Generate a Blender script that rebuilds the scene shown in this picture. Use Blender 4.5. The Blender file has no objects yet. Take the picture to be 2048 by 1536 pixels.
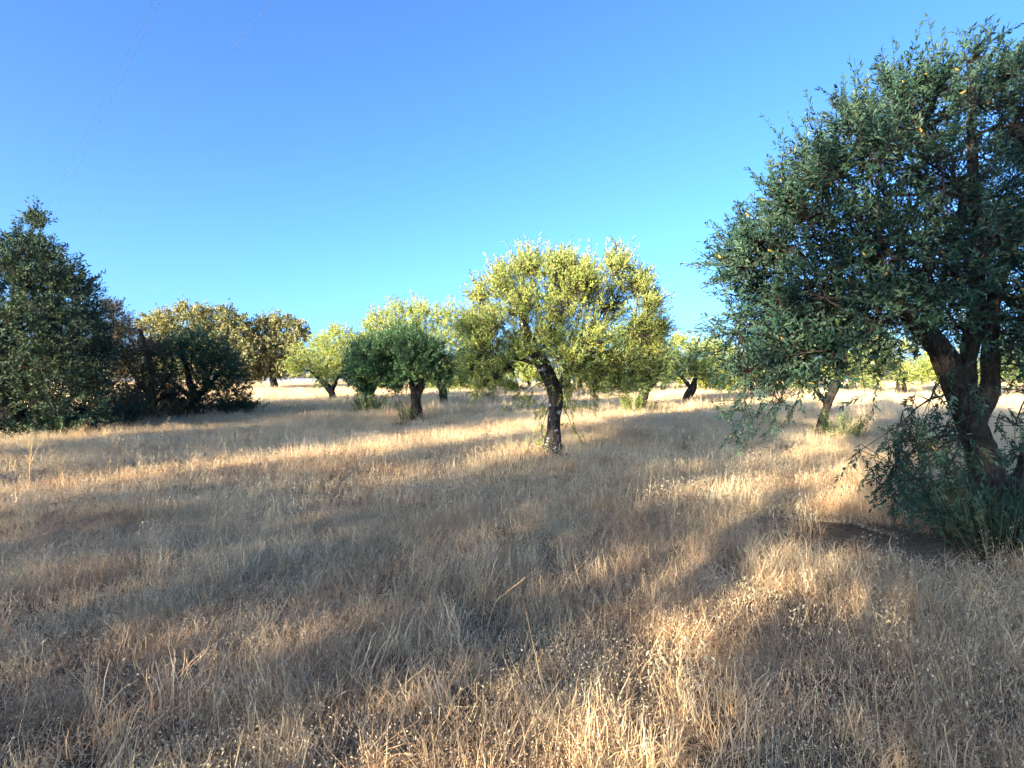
import bpy, math, random
import numpy as np
from mathutils import Vector

# ------------------------------------------------------------------ camera, sky, sun, exposure
sc = bpy.context.scene
col = sc.collection
F, CX, CY, HOR, CAMH = 1050.0, 1024.0, 768.0, 745.0, 1.6      # focal length etc. in pixels of the 2048 px photo
PITCH = math.atan((CY - HOR) / F)
cam_d = bpy.data.cameras.new('camera'); cam = bpy.data.objects.new('camera', cam_d); col.objects.link(cam)
cam_d.sensor_width = 36.0; cam_d.lens = F / 2048.0 * 36.0
cam_d.clip_start = 0.05; cam_d.clip_end = 3000
cam.location = (0, 0, CAMH); cam.rotation_euler = (math.pi / 2 - PITCH, 0, 0)
sc.camera = cam

SUN_AZ, SUN_EL = 40.0, 11.0          # the light travels towards azimuth 40 deg right of the view, 11 deg above the ground
az, el = math.radians(SUN_AZ), math.radians(SUN_EL)
w = bpy.data.worlds.new('World'); sc.world = w; w.use_nodes = True
wn, wl = w.node_tree.nodes, w.node_tree.links
sky = wn.new('ShaderNodeTexSky'); sky.sky_type = 'NISHITA'; sky.sun_disc = False
sky.sun_elevation = el; sky.sun_rotation = az + math.pi
sky.air_density = 0.5; sky.dust_density = 2.6; sky.ozone_density = 3.5
bg = wn['Background']; bg.inputs['Strength'].default_value = 0.124
hs = wn.new('ShaderNodeHueSaturation'); hs.inputs['Saturation'].default_value = 1.04; wl.new(sky.outputs[0], hs.inputs['Color'])
wb = wn.new('ShaderNodeMix'); wb.data_type = 'RGBA'; wb.blend_type = 'MULTIPLY'; wb.inputs[0].default_value = 1.0; wb.inputs[7].default_value = (0.75, 0.87, 0.93, 1)
wl.new(hs.outputs[0], wb.inputs[6]); wl.new(wb.outputs[2], bg.inputs['Color'])
sun_d = bpy.data.lights.new('sun', 'SUN'); sun_d.energy = 4.5; sun_d.angle = math.radians(0.6); sun_d.color = (1.0, 0.85, 0.61)
sun = bpy.data.objects.new('sun', sun_d); col.objects.link(sun)
sun.rotation_euler = Vector((math.sin(az) * math.cos(el), math.cos(az) * math.cos(el), -math.sin(el))).to_track_quat('-Z', 'Y').to_euler()
sun.location = (-20, -24, 12)
vs = sc.view_settings
vs.view_transform = 'Standard'; vs.look = 'None'; vs.gamma = 1.0; vs.exposure = 2.62; vs.use_curve_mapping = False
sc.render.engine = 'CYCLES'
cy = sc.cycles
cy.use_denoising = True; cy.use_adaptive_sampling = True; cy.adaptive_threshold = 0.03; cy.max_bounces = 6; cy.transparent_max_bounces = 4; cy.diffuse_bounces = 4; cy.transmission_bounces = 4
sc.render.use_persistent_data = False

# ------------------------------------------------------------------ helpers
UP = np.array([0, 0, 1.0])
CP, SP = math.cos(PITCH), math.sin(PITCH)
def ray(px, py):
    x, u = (px - CX) / F, (CY - py) / F
    return np.array([x, CP + u * SP, u * CP - SP])
def at(px, py, Y):
    r = ray(px, py); return np.array([0, 0, CAMH]) + r * (Y / r[1])
def ground(px, py):
    r = ray(px, py); return np.array([0, 0, CAMH]) + r * (CAMH / -r[2])
def uw(u, w_):
    return np.array([u * math.cos(az) + w_ * math.sin(az), -u * math.sin(az) + w_ * math.cos(az)])
def gz(x, y):
    x = np.asarray(x, float); y = np.asarray(y, float)
    return 0.035 * np.sin(x * 0.9 + 0.6 * np.sin(y * 0.5)) * np.cos(y * 0.7 + 1.1) + 0.03 * np.sin(x * 0.31 - 1) * np.sin(y * 0.27) \
        + 0.012 * np.sin(x * 2.9 + y * 1.3) * np.sin(y * 2.3 - x)
def nrm(v):
    return v / np.maximum(np.linalg.norm(v, axis=-1, keepdims=True), 1e-9)

def vnoise(x, y, s_, seed):
    g = np.random.default_rng(seed).random((64, 64)); x = x * s_ + 100; y = y * s_ + 100
    i, j = np.floor(x).astype(int), np.floor(y).astype(int); fx, fy = x - i, y - j; fx = fx * fx * (3 - 2 * fx); fy = fy * fy * (3 - 2 * fy)
    q = lambda a, b: g[a % 64, b % 64]
    return (q(i, j) * (1 - fx) + q(i + 1, j) * fx) * (1 - fy) + (q(i, j + 1) * (1 - fx) + q(i + 1, j + 1) * fx) * fy
def tag(o, label=None, cat=None, group=None, kind=None):
    if label: o['label'] = label
    if cat: o['category'] = cat
    if group: o['group'] = group
    if kind: o['kind'] = kind
    return o
def empty(name, loc):
    o = bpy.data.objects.new(name, None); col.objects.link(o); o.location = tuple(loc); o.empty_display_size = 0.3
    return o

class MB:
    """collects triangles / quads with a colour per vertex, links them as one mesh object"""
    def __init__(s): s.v, s.c, s.f, s.n = [], [], [], 0
    def add(s, v, f, c):
        v = np.asarray(v, float).reshape(-1, 3); f = np.asarray(f, int)
        c = np.broadcast_to(np.asarray(c, float), v.shape)
        s.v.append(v); s.c.append(c); s.f.append(f + s.n); s.n += len(v)
    def tube(s, P, R, sides, c, twist=None, cap=False):
        P = np.asarray(P, float); R = np.asarray(R, float); n = len(P)
        T = np.gradient(P, axis=0); T = nrm(T)
        ref = np.array([1.0, 0, 0]) if abs(T[0][0]) < 0.8 else np.array([0, 1.0, 0])
        A = nrm(np.cross(T, ref)); B = np.cross(T, A)
        th = np.arange(sides) * 2 * math.pi / sides
        rr = R[:, None] * (np.ones((n, sides)) if twist is None else twist)
        V = P[:, None] + rr[..., None] * (np.cos(th)[None, :, None] * A[:, None] + np.sin(th)[None, :, None] * B[:, None])
        i = np.arange(n - 1)[:, None] * sides; j = np.arange(sides)[None]; k = (j + 1) % sides
        f = np.stack([i + j, i + k, i + sides + k, i + sides + j], -1).reshape(-1, 4)
        s.add(V, f, c)
    def tubes(s, A, B, r0, r1, c):
        """many straight three-sided tubes at once"""
        A, B = np.asarray(A), np.asarray(B); n = len(A)
        if n == 0: return
        T = nrm(B - A); ref = np.where(np.abs(T[:, :1]) < 0.8, [[1.0, 0, 0]], [[0, 1.0, 0]])
        U = nrm(np.cross(T, ref)); W = np.cross(T, U)
        th = np.arange(3) * 2 * math.pi / 3
        D = np.cos(th)[None, :, None] * U[:, None] + np.sin(th)[None, :, None] * W[:, None]
        r0 = np.broadcast_to(np.asarray(r0, float), (n,))[:, None, None]; r1 = np.broadcast_to(np.asarray(r1, float), (n,))[:, None, None]
        V = np.concatenate([A[:, None] + D * r0, B[:, None] + D * r1], 1)
        j = np.arange(3); k = (j + 1) % 3
        f = (np.arange(n)[:, None, None] * 6 + np.stack([j, k, k + 3, j + 3], -1)[None]).reshape(-1, 4)
        cc = np.asarray(c, float)
        if cc.ndim == 2: cc = np.repeat(cc, 6, axis=0)
        s.add(V.reshape(-1, 3), f, cc)
    def mesh(s, name, smooth=False):
        me = bpy.data.meshes.new(name)
        V = np.concatenate(s.v); C = np.concatenate(s.c)
        tri = [f for f in s.f if f.shape[1] == 3]; quad = [f for f in s.f if f.shape[1] == 4]
        tri = np.concatenate(tri) if tri else np.zeros((0, 3), int); quad = np.concatenate(quad) if quad else np.zeros((0, 4), int)
        loops = np.concatenate([tri.ravel(), quad.ravel()])
        me.vertices.add(len(V)); me.vertices.foreach_set('co', V.astype(np.float32).ravel())
        me.loops.add(len(loops)); me.loops.foreach_set('vertex_index', loops.astype(np.int32))
        nf = len(tri) + len(quad); me.polygons.add(nf)
        st = np.concatenate([np.arange(len(tri)) * 3, len(tri) * 3 + np.arange(len(quad)) * 4])
        me.polygons.foreach_set('loop_start', st.astype(np.int32))
        me.polygons.foreach_set('use_smooth', np.full(nf, smooth))
        a = me.color_attributes.new('Col', 'FLOAT_COLOR', 'POINT')
        a.data.foreach_set('color', np.concatenate([C, np.ones((len(C), 1))], 1).astype(np.float32).ravel())
        me.update(calc_edges=True); me.validate()
        return me
    def build(s, name, mat, parent=None, smooth=False, origin=None):
        if origin is not None: s.v = [v - np.asarray(origin) for v in s.v]
        o = bpy.data.objects.new(name, s.mesh(name, smooth)); o.data.materials.append(mat); col.objects.link(o)
        if parent is not None: o.parent = parent
        elif origin is not None: o.location = tuple(origin)
        return o

# ------------------------------------------------------------------ materials
def material(name):
    m = bpy.data.materials.new(name); m.use_nodes = True
    nt = m.node_tree; return m, nt.nodes, nt.links, nt.nodes['Principled BSDF'], nt.nodes['Material Output']
def mixc(N, L, fac, a, b, blend='MIX'):
    n = N.new('ShaderNodeMix'); n.data_type = 'RGBA'; n.blend_type = blend
    for s_, v in ((n.inputs[0], fac), (n.inputs[6], a), (n.inputs[7], b)):
        if hasattr(v, 'is_linked'): L.new(v, s_)
        else: s_.default_value = v if not isinstance(v, tuple) else (*v, 1.0)
    return n.outputs[2]
def noise(N, L, scale, detail=4.0, vec=None, rough=0.55):
    n = N.new('ShaderNodeTexNoise'); n.inputs['Scale'].default_value = scale; n.inputs['Detail'].default_value = detail; n.inputs['Roughness'].default_value = rough
    if vec is not None: L.new(vec, n.inputs['Vector'])
    return n.outputs[0]
def ramp(N, L, fac, lo, hi):
    n = N.new('ShaderNodeMapRange'); n.inputs[1].default_value = lo; n.inputs[2].default_value = hi; L.new(fac, n.inputs[0]); return n.outputs[0]

def leaf_material(name, transl=0.3, rough=0.6, tint=(1.15, 1.1, 0.55)):
    m, N, L, P, O = material(name)
    a = N.new('ShaderNodeAttribute'); a.attribute_name = 'Col'
    g = N.new('ShaderNodeNewGeometry')                              # olive leaves are paler and greyer underneath
    c = mixc(N, L, g.outputs['Backfacing'], a.outputs['Color'], mixc(N, L, 1.0, a.outputs['Color'], (1.45, 1.35, 1.7), 'MULTIPLY'))
    L.new(c, P.inputs['Base Color']); P.inputs['Roughness'].default_value = rough; P.inputs['Specular IOR Level'].default_value = 0.14
    t = N.new('ShaderNodeBsdfTranslucent'); L.new(mixc(N, L, 1.0, a.outputs['Color'], tint, 'MULTIPLY'), t.inputs['Color'])
    x = N.new('ShaderNodeMixShader'); x.inputs[0].default_value = transl
    L.new(P.outputs[0], x.inputs[1]); L.new(t.outputs[0], x.inputs[2]); L.new(x.outputs[0], O.inputs['Surface'])
    return m
def grass_material(name):
    m, N, L, P, O = material(name)
    a = N.new('ShaderNodeAttribute'); a.attribute_name = 'Col'
    g = N.new('ShaderNodeNewGeometry'); oi = N.new('ShaderNodeObjectInfo')
    big = ramp(N, L, noise(N, L, 0.55, 3.0, g.outputs['Position']), 0.40, 0.62)
    patch = mixc(N, L, big, (1.0, 0.90, 0.81), (1.0, 1.0, 0.96))
    c = mixc(N, L, 1.0, a.outputs['Color'], patch, 'MULTIPLY')
    rnd = mixc(N, L, oi.outputs['Random'], (0.85, 0.82, 0.78), (1.2, 1.18, 1.12))
    c = mixc(N, L, 1.0, c, rnd, 'MULTIPLY')
    L.new(c, P.inputs['Base Color']); P.inputs['Roughness'].default_value = 0.6; P.inputs['Specular IOR Level'].default_value = 0.25
    t = N.new('ShaderNodeBsdfTranslucent'); L.new(c, t.inputs['Color'])
    x = N.new('ShaderNodeMixShader'); x.inputs[0].default_value = 0.42
    L.new(P.outputs[0], x.inputs[1]); L.new(t.outputs[0], x.inputs[2]); L.new(x.outputs[0], O.inputs['Surface'])
    return m
def bark_material(name, dark, light, lichen=0.0):
    m, N, L, P, O = material(name)
    tc = N.new('ShaderNodeTexCoord'); mp = N.new('ShaderNodeMapping'); mp.inputs['Scale'].default_value = (1, 1, 0.3); L.new(tc.outputs['Object'], mp.inputs['Vector'])
    n1 = noise(N, L, 26, 6, mp.outputs[0], 0.65)
    c = mixc(N, L, ramp(N, L, n1, 0.35, 0.65), dark, light)
    if lichen:
        n2 = noise(N, L, 7, 5, tc.outputs['Object'], 0.7)
        c = mixc(N, L, ramp(N, L, n2, lichen, lichen + 0.04), c, (0.50, 0.50, 0.50))
    L.new(c, P.inputs['Base Color']); P.inputs['Roughness'].default_value = 0.9; P.inputs['Specular IOR Level'].default_value = 0.15
    b = N.new('ShaderNodeBump'); b.inputs['Strength'].default_value = 1.0; b.inputs['Distance'].default_value = 0.06; L.new(n1, b.inputs['Height']); L.new(b.outputs[0], P.inputs['Normal'])
    return m
M_LEAF = leaf_material('olive_leaf'); M_LEAF_SHADED = leaf_material('shaded_olive_leaf', 0.2, 0.6, (1.0, 1.05, 0.75)); M_OAK = leaf_material('oak_leaf', 0.16, 0.5)  # second one is the olive leaf toned down for trees in shade
M_BARK = bark_material('olive_bark', (0.012, 0.010, 0.009), (0.050, 0.042, 0.036))
M_BARKL = bark_material('olive_bark_with_lichen', (0.016, 0.013, 0.012), (0.070, 0.060, 0.054), 0.585)
M_GRASS = grass_material('dry_grass')

def ground_material():
    m, N, L, P, O = material('field_soil')
    g = N.new('ShaderNodeNewGeometry').outputs['Position']
    a = ramp(N, L, noise(N, L, 0.6, 5, g), 0.38, 0.64)
    b = ramp(N, L, noise(N, L, 14, 6, g, 0.7), 0.35, 0.7)
    c = mixc(N, L, a, (0.105, 0.064, 0.046), (0.20, 0.145, 0.09))
    c = mixc(N, L, b, c, (0.27, 0.20, 0.12))
    fine = noise(N, L, 70, 5, g, 0.7)
    c = mixc(N, L, ramp(N, L, fine, 0.3, 0.75), mixc(N, L, 1.0, c, (0.6, 0.58, 0.56), 'MULTIPLY'), c)
    L.new(c, P.inputs['Base Color']); P.inputs['Roughness'].default_value = 0.95; P.inputs['Specular IOR Level'].default_value = 0.1
    bp = N.new('ShaderNodeBump'); bp.inputs['Strength'].default_value = 0.8; bp.inputs['Distance'].default_value = 0.05
    L.new(fine, bp.inputs['Height']); L.new(bp.outputs[0], P.inputs['Normal'])
    return m

# ------------------------------------------------------------------ ground and road
def build_ground():
    xs = np.concatenate([[-1500, -700, -300, -140], np.arange(-70, 70.1, 0.7), [140, 300, 700, 1500]])
    ys = np.concatenate([[-600, -250, -90], np.arange(-30, 75.1, 0.7), [100, 150, 250, 500, 900, 1800]])
    X, Y = np.meshgrid(xs, ys); Z = gz(X, Y)
    Z = np.where((np.abs(X) > 71) | (Y > 76) | (Y < -31), 0.0, Z)
    nx, ny = len(xs), len(ys)
    i = np.arange(ny - 1)[:, None] * nx; j = np.arange(nx - 1)[None]
    f = np.stack([i + j, i + j + 1, i + nx + j + 1, i + nx + j], -1).reshape(-1, 4)
    b = MB(); b.add(np.stack([X, Y, Z], -1), f, (0.2, 0.15, 0.1))
    return tag(b.build('ground', ground_material(), smooth=True), kind='structure')
build_ground()
def build_road():
    m, N, L, P, O = material('road_asphalt')
    g = N.new('ShaderNodeNewGeometry').outputs['Position']
    L.new(mixc(N, L, ramp(N, L, noise(N, L, 3, 5, g), 0.3, 0.7), (0.24, 0.245, 0.25), (0.32, 0.32, 0.325)), P.inputs['Base Color']); P.inputs['Roughness'].default_value = 0.85
    a, c = np.array([-150.0, 82.0]), np.array([60.0, 96.0]); d = nrm(c - a); p = np.array([-d[1], d[0]])
    t = np.linspace(0, 1, 40)[:, None]; mid = a + (c - a) * t
    rows = [(-6.0, -0.1), (-3.2, 0.42), (3.2, 0.60), (6.0, -0.1)]
    V = np.stack([np.concatenate([mid + p * o, np.full((40, 1), z)], 1) for o, z in rows], 1)
    i = np.arange(39)[:, None] * 4; j = np.arange(3)[None]
    f = np.stack([i + j, i + 4 + j, i + 5 + j, i + 1 + j], -1).reshape(-1, 4)
    b = MB(); b.add(V, f, (0.2, 0.2, 0.2)); return tag(b.build('road', m), kind='structure')
build_road()

# ------------------------------------------------------------------ trees
OLIVE = [(0.090, 0.145, 0.045), (0.115, 0.160, 0.042), (0.080, 0.130, 0.058), (0.125, 0.160, 0.075)]
OLIVE_YELLOW = [(0.255, 0.285, 0.058), (0.205, 0.260, 0.060), (0.290, 0.300, 0.090), (0.180, 0.235, 0.085)]
OLIVE_SHADED = [(0.020, 0.050, 0.032), (0.026, 0.060, 0.036), (0.016, 0.040, 0.026), (0.055, 0.090, 0.054)]  # olive leaves with the shade darkened into their colour
OAKP = [(0.15, 0.155, 0.060), (0.20, 0.185, 0.075), (0.09, 0.11, 0.045), (0.22, 0.195, 0.088)]
SHOOT = [(0.10, 0.15, 0.035), (0.12, 0.17, 0.045)]

def leaf_cloud(mb, P, D, n_per, Lt, leaf, rng, pal, six=False, yellow=0.004, round_=False, tintvar=0.22):
    """leaves in loose opposite pairs along twigs starting at P, heading along D with length Lt"""
    T = len(P)
    t = (np.arange(n_per)[None] + rng.random((T, n_per))) / n_per
    t = t ** 0.8
    bend = nrm(rng.normal(size=(T, 3))) * 0.10 * Lt[:, None]
    base = P[:, None] + D[:, None] * (t * Lt[:, None])[..., None] + bend[:, None] * (t ** 2)[..., None]
    r = rng.normal(size=(T, n_per, 3)); r -= (r * D[:, None]).sum(-1, keepdims=True) * D[:, None]; r = nrm(r)
    ang = np.radians(rng.uniform(25, 70, (T, n_per)))[..., None]
    d = D[:, None] * np.cos(ang) + r * np.sin(ang)
    d[..., 2] -= 0.12 * rng.random((T, n_per)); d = nrm(d)
    s_ = nrm(np.cross(d, D[:, None] + 0.6 * rng.normal(size=(T, n_per, 3)))); nn = np.cross(d, s_)
    Ln = leaf[0] * rng.uniform(0.6, 1.25, (T, n_per))[..., None]; Wd = leaf[1] * 0.5 * rng.uniform(0.75, 1.25, (T, n_per))[..., None]
    pal = np.array(pal)
    tw = rng.integers(0, len(pal), T); tb = 1 + tintvar * rng.normal(size=(T, 1)); 
    c = pal[tw][:, None] * (tb[:, None]) * (1 + 0.15 * rng.normal(size=(T, n_per, 1)))
    mix = rng.random((T, n_per, 1)); c = c * (0.6 + 0.4 * mix) + pal[rng.integers(0, len(pal), (T, n_per))] * 0.4 * (1 - mix)
    yl = rng.random((T, n_per)) < yellow
    c[yl] = np.array([0.30, 0.20, 0.04])
    c = np.clip(c, 0.012, 0.6).reshape(-1, 3)
    b, d, s_, nn, Ln, Wd = [x.reshape(-1, x.shape[-1]) for x in (base, d, s_, nn, Ln, Wd)]
    n = len(b)
    if six:
        V = np.stack([b, b + d * Ln * .3 + s_ * Wd + nn * Wd * .3, b + d * Ln * .68 + s_ * Wd * .85 + nn * Wd * .25, b + d * Ln - nn * Ln * .08,
                      b + d * Ln * .68 - s_ * Wd * .85 + nn * Wd * .25, b + d * Ln * .3 - s_ * Wd + nn * Wd * .3], 1)
        f = (np.arange(n)[:, None, None] * 6 + np.array([[0, 1, 2, 3], [0, 3, 4, 5]])[None]).reshape(-1, 4); k = 6
    else:
        q = 0.5
        V = np.stack([b, b + d * Ln * q + s_ * Wd + nn * Wd * .3, b + d * Ln, b + d * Ln * q - s_ * Wd + nn * Wd * .3], 1)
        f = (np.arange(n)[:, None, None] * 4 + np.array([[0, 1, 2], [0, 2, 3]])[None]).reshape(-1, 3); k = 4
    mb.add(V.reshape(-1, 3), f, np.repeat(c, k, 0))

def gnarled(mb, pts, rad, rng, sides=14, step=0.07, gn=0.24):
    """a trunk: resampled polyline with flutes and burls"""
    pts = np.asarray(pts, float); rad = np.asarray(rad, float)
    seg = np.linalg.norm(np.diff(pts, axis=0), axis=1); s_ = np.concatenate([[0], np.cumsum(seg)])
    n = max(6, int(s_[-1] / step)); q = np.linspace(0, s_[-1], n)
    P = np.stack([np.interp(q, s_, pts[:, k]) for k in range(3)], 1)
    for _ in range(4):                                             # round off the corners
        P[1:-1] = 0.25 * P[:-2] + 0.5 * P[1:-1] + 0.25 * P[2:]
    R = np.interp(q, s_, rad)
    P[1:] += 0.10 * R[1:, None] * np.stack([np.sin(q[1:] * 7 + rng.random() * 6), np.cos(q[1:] * 6 + rng.random() * 6), 0 * q[1:]], 1)
    th = np.arange(sides) * 2 * math.pi / sides; z = q[:, None] / max(R.max(), .02)
    a, b, c = rng.random(3) * 6
    tw = 1 + gn * (np.sin(3 * th + a + 0.35 * z) * 0.55 + np.sin(5 * th + b - 0.5 * z) * 0.4 + np.sin(2 * th + c + 1.3 * z) * 0.45) + 0.05 * rng.normal(size=(n, sides))
    mb.tube(P, R, sides, (0.1, 0.08, 0.06), tw)
    return P, R

def shoots(mb, base, n, h, spread, rng, pal, leaf=(0.06, 0.016), per=26):
    """upright sucker shoots with leaves all the way up"""
    ang = rng.random(n) * 6.28; r = rng.random(n) ** .5
    A = np.stack([base[0] + np.cos(ang) * r * spread * .45, base[1] + np.sin(ang) * r * spread * .45, np.full(n, base[2] - .03)], 1)
    D = nrm(np.stack([np.cos(ang) * r * spread * .7, np.sin(ang) * r * spread * .7, np.full(n, h)], 1) + rng.normal(size=(n, 3)) * .1 * h)
    Lt = h * rng.uniform(.5, 1.05, n)
    mb.tubes(A, A + D * Lt[:, None] * .9, .006, .002, (0.13, 0.11, 0.06))
    leaf_cloud(mb, A + D * Lt[:, None] * .12, D, per, Lt * .88, leaf, rng, pal)

LEAFX = 1.9
def tree(name, label, base, stems, blobs, leaves, leaf=(0.06, 0.014), pal=OLIVE, seed=1, cat='olive tree', group=None, near=False, per=18, twig=0.30,
         dscale=0.8, up=0.45, suckers=None, bark=None, leafmat=None, hang=(), Y=None, reps=(-0.62, 0.0, 0.62), yellow=0.004, world=False, tubes=True, gaps=0.0):
    """base: pixel of the trunk foot (its distance comes from the ground there); stems / blobs: pixel, pixel, radius in pixels at that distance"""
    rng = np.random.default_rng(seed)
    if world:
        root = np.array([base[0], base[1], float(gz(base[0], base[1]))]); conv = lambda x, z, dz=0.0: root + np.array([x * math.cos(az), -x * math.sin(az), z]) + np.array([math.sin(az), math.cos(az), 0]) * dz
        k = 1.0
    else:
        g = ground(*base); Y = g[1] if Y is None else Y
        root = at(base[0], base[1], Y); root[2] = float(gz(root[0], root[1])); k = Y / F
        conv = lambda px, py, dz=0.0: at(px, py, Y + dz)
    # farther trees: fewer, proportionally larger leaves of the same total area, and no separate twig tubes
    lod = .5 if world else (.62 if Y > 24 else (.72 if Y > 13 else 1.0))
    leaves = int(leaves * lod); leaf = (leaf[0] * lod ** -.5, leaf[1] * lod ** -.5)
    if not world and Y > 17.5: tubes = False
    t = empty(name, root); tag(t, label, cat, group)
    # trunk and main stems
    tb = MB(); nodesP, nodesR = [], []
    for si, st in enumerate(stems):
        pts = np.array([conv(p[0], p[1], p[3] if len(p) > 3 else 0.0) for p in st]); rad = np.array([p[2] * k for p in st])
        if si == 0 or st[0][1] == base[1]:
            pts = np.concatenate([[pts[0] * [1, 1, 0] + [0, 0, root[2] - .12]], pts]); rad = np.concatenate([[rad[0] * 1.35], rad]); rad[1] *= 1.12
        P, R = gnarled(tb, pts, rad, rng, 16 if near else 12, 0.05 if near else 0.09)
        lo = int(len(P) * .45) if si == 0 else 0
        nodesP.append(P[lo:]); nodesR.append(R[lo:])
    tb.build('trunk', bark or M_BARK, t, True, root)
    NP, NR = np.concatenate(nodesP), np.concatenate(nodesR)
    # crown volumes in depth
    B = np.array([b[:3] for b in blobs], float)
    cx = np.average(B[:, 0], weights=B[:, 2]); W = max(np.abs(B[:, 0] - cx).max() + B[:, 2].mean() * .5, 1)
    sph = []
    for b in blobs:
        u = (b[0] - cx) / W; span = W * k * math.sqrt(max(.12, 1 - u * u)) * dscale
        if len(b) > 3: sph.append((conv(b[0], b[1], b[3]), b[2] * k)); continue
        for q in reps:
            dz = q * span + rng.normal() * .12 * span
            sph.append((conv(b[0] + rng.normal() * .1 * b[2], b[1] + abs(q) * b[2] * .35, dz), b[2] * k * 1.1 * (1 - .16 * abs(q)) * rng.uniform(.85, 1.08) * (1 if world else (Y + dz) / Y)))
    C = np.array([s_[0] for s_ in sph]); RS = np.array([s_[1] for s_ in sph])
    cc = C.mean(0)
    br = MB(); lf = MB(); brown = (0.10, 0.085, 0.065)
    # limbs: join every crown volume to the nearest stem or volume already joined
    left = list(range(len(C)))
    while left:
        d = np.linalg.norm(C[left][:, None] - NP[None], axis=2); i, j = np.unravel_index(d.argmin(), d.shape)
        e = left.pop(i); a, r0 = NP[j], min(NR[j] * .62, .09); b = C[e]
        L_ = np.linalg.norm(b - a); q = np.linspace(0, 1, 6)[:, None]
        Q = a + (b - a) * q + np.sin(q * math.pi) * (np.array([0, 0, .10]) * L_ + rng.normal(size=3) * .07 * L_)
        rr = np.linspace(r0, max(r0 * .45, .007), 6)
        br.tube(Q, rr, 6, brown)
        NP = np.concatenate([NP, Q[2:]]); NR = np.concatenate([NR, rr[2:]])
    T = max(60, int(leaves * LEAFX) // per); wgt = RS ** 2; cnt = np.maximum(2, (T * wgt / wgt.sum()).astype(int))
    tipsA, tipsD, tipsL = [], [], []
    for (c_, r_), m in zip(sph, cnt):
        ns = max(3, m // 9)
        sub = c_ + nrm(rng.normal(size=(ns, 3))) * (rng.uniform(.35, .72, (ns, 1)) * r_)
        br.tubes(np.repeat(c_[None], ns, 0), sub, min(.011, .05 * r_ + .003), .005, brown)
        dv = nrm(rng.normal(size=(m, 3)) + [0, 0, .15]); A = c_ + dv * (r_ * (.38 + .62 * rng.random((m, 1)) ** .6) - twig * .45)
        if gaps: 
            keep = (np.sin(A[:, 0] * 5.1 + seed) * np.sin(A[:, 2] * 4.3 + 2) * np.sin(A[:, 1] * 3.7) < .5 - gaps); A, dv = A[keep], dv[keep]
        out = nrm(A - cc)
        D = nrm(.45 * dv + .5 * out + np.array([0, 0, up]) + .45 * rng.normal(size=A.shape))
        Lt = twig * rng.uniform(.55, 1.35, len(A)); lg = (rng.random(len(A)) < .10) & (dv[:, 2] > .1); Lt[lg] *= 1.4; D[lg] = nrm(D[lg] + [0, 0, .9])
        near_sub = sub[np.linalg.norm(A[:, None] - sub[None], axis=2).argmin(1)]
        if tubes:
            br.tubes(near_sub, A, .004, .003, brown); br.tubes(A, A + D * Lt[:, None], .003, .0015, (0.15, 0.14, 0.09))
        tipsA.append(A); tipsD.append(D); tipsL.append(Lt)
    for (px, py, dz, n_, ln) in hang:                              # drooping sprays
        c_ = conv(px, py, dz); A = c_ + rng.normal(size=(n_, 3)) * .12
        D = nrm(np.array([0, 0, -.5]) + .7 * (c_ - cc) / np.linalg.norm(c_ - cc) + .5 * rng.normal(size=(n_, 3))); Lt = ln * rng.uniform(.6, 1.3, n_)
        j = np.linalg.norm(NP - c_, axis=1).argmin(); q = np.linspace(0, 1, 5)[:, None]
        br.tube(NP[j] + (c_ - NP[j]) * q + np.sin(q * 3.14) * [0, 0, .12], np.linspace(.012, .005, 5), 5, brown)
        br.tubes(np.repeat(c_[None], n_, 0), A, .004, .003, brown); br.tubes(A, A + D * Lt[:, None], .003, .0015, brown)
        tipsA.append(A); tipsD.append(D); tipsL.append(Lt)
    leaf_cloud(lf, np.concatenate(tipsA), np.concatenate(tipsD), per, np.concatenate(tipsL), leaf, rng, pal, six=near, yellow=yellow)
    cr = lf.build('crown', leafmat or M_LEAF, t, False, root)
    tag(br.build('branchwork', M_BARK, cr, True, root), kind='stuff')
    for s_ in (suckers or []):
        sb = MB(); (px, py, n_, h, spread) = s_[:5]
        b0 = ground(px, py) if not world else root
        shoots(sb, np.array([b0[0], b0[1], float(gz(b0[0], b0[1]))]), n_, h, spread, rng, s_[5] if len(s_) > 5 else SHOOT, (max(.06, .0042 * b0[1]), max(.016, .0016 * b0[1])))
        tag(sb.build('sucker_shoots', M_LEAF, t, False, root), kind='stuff')
    return t

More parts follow.
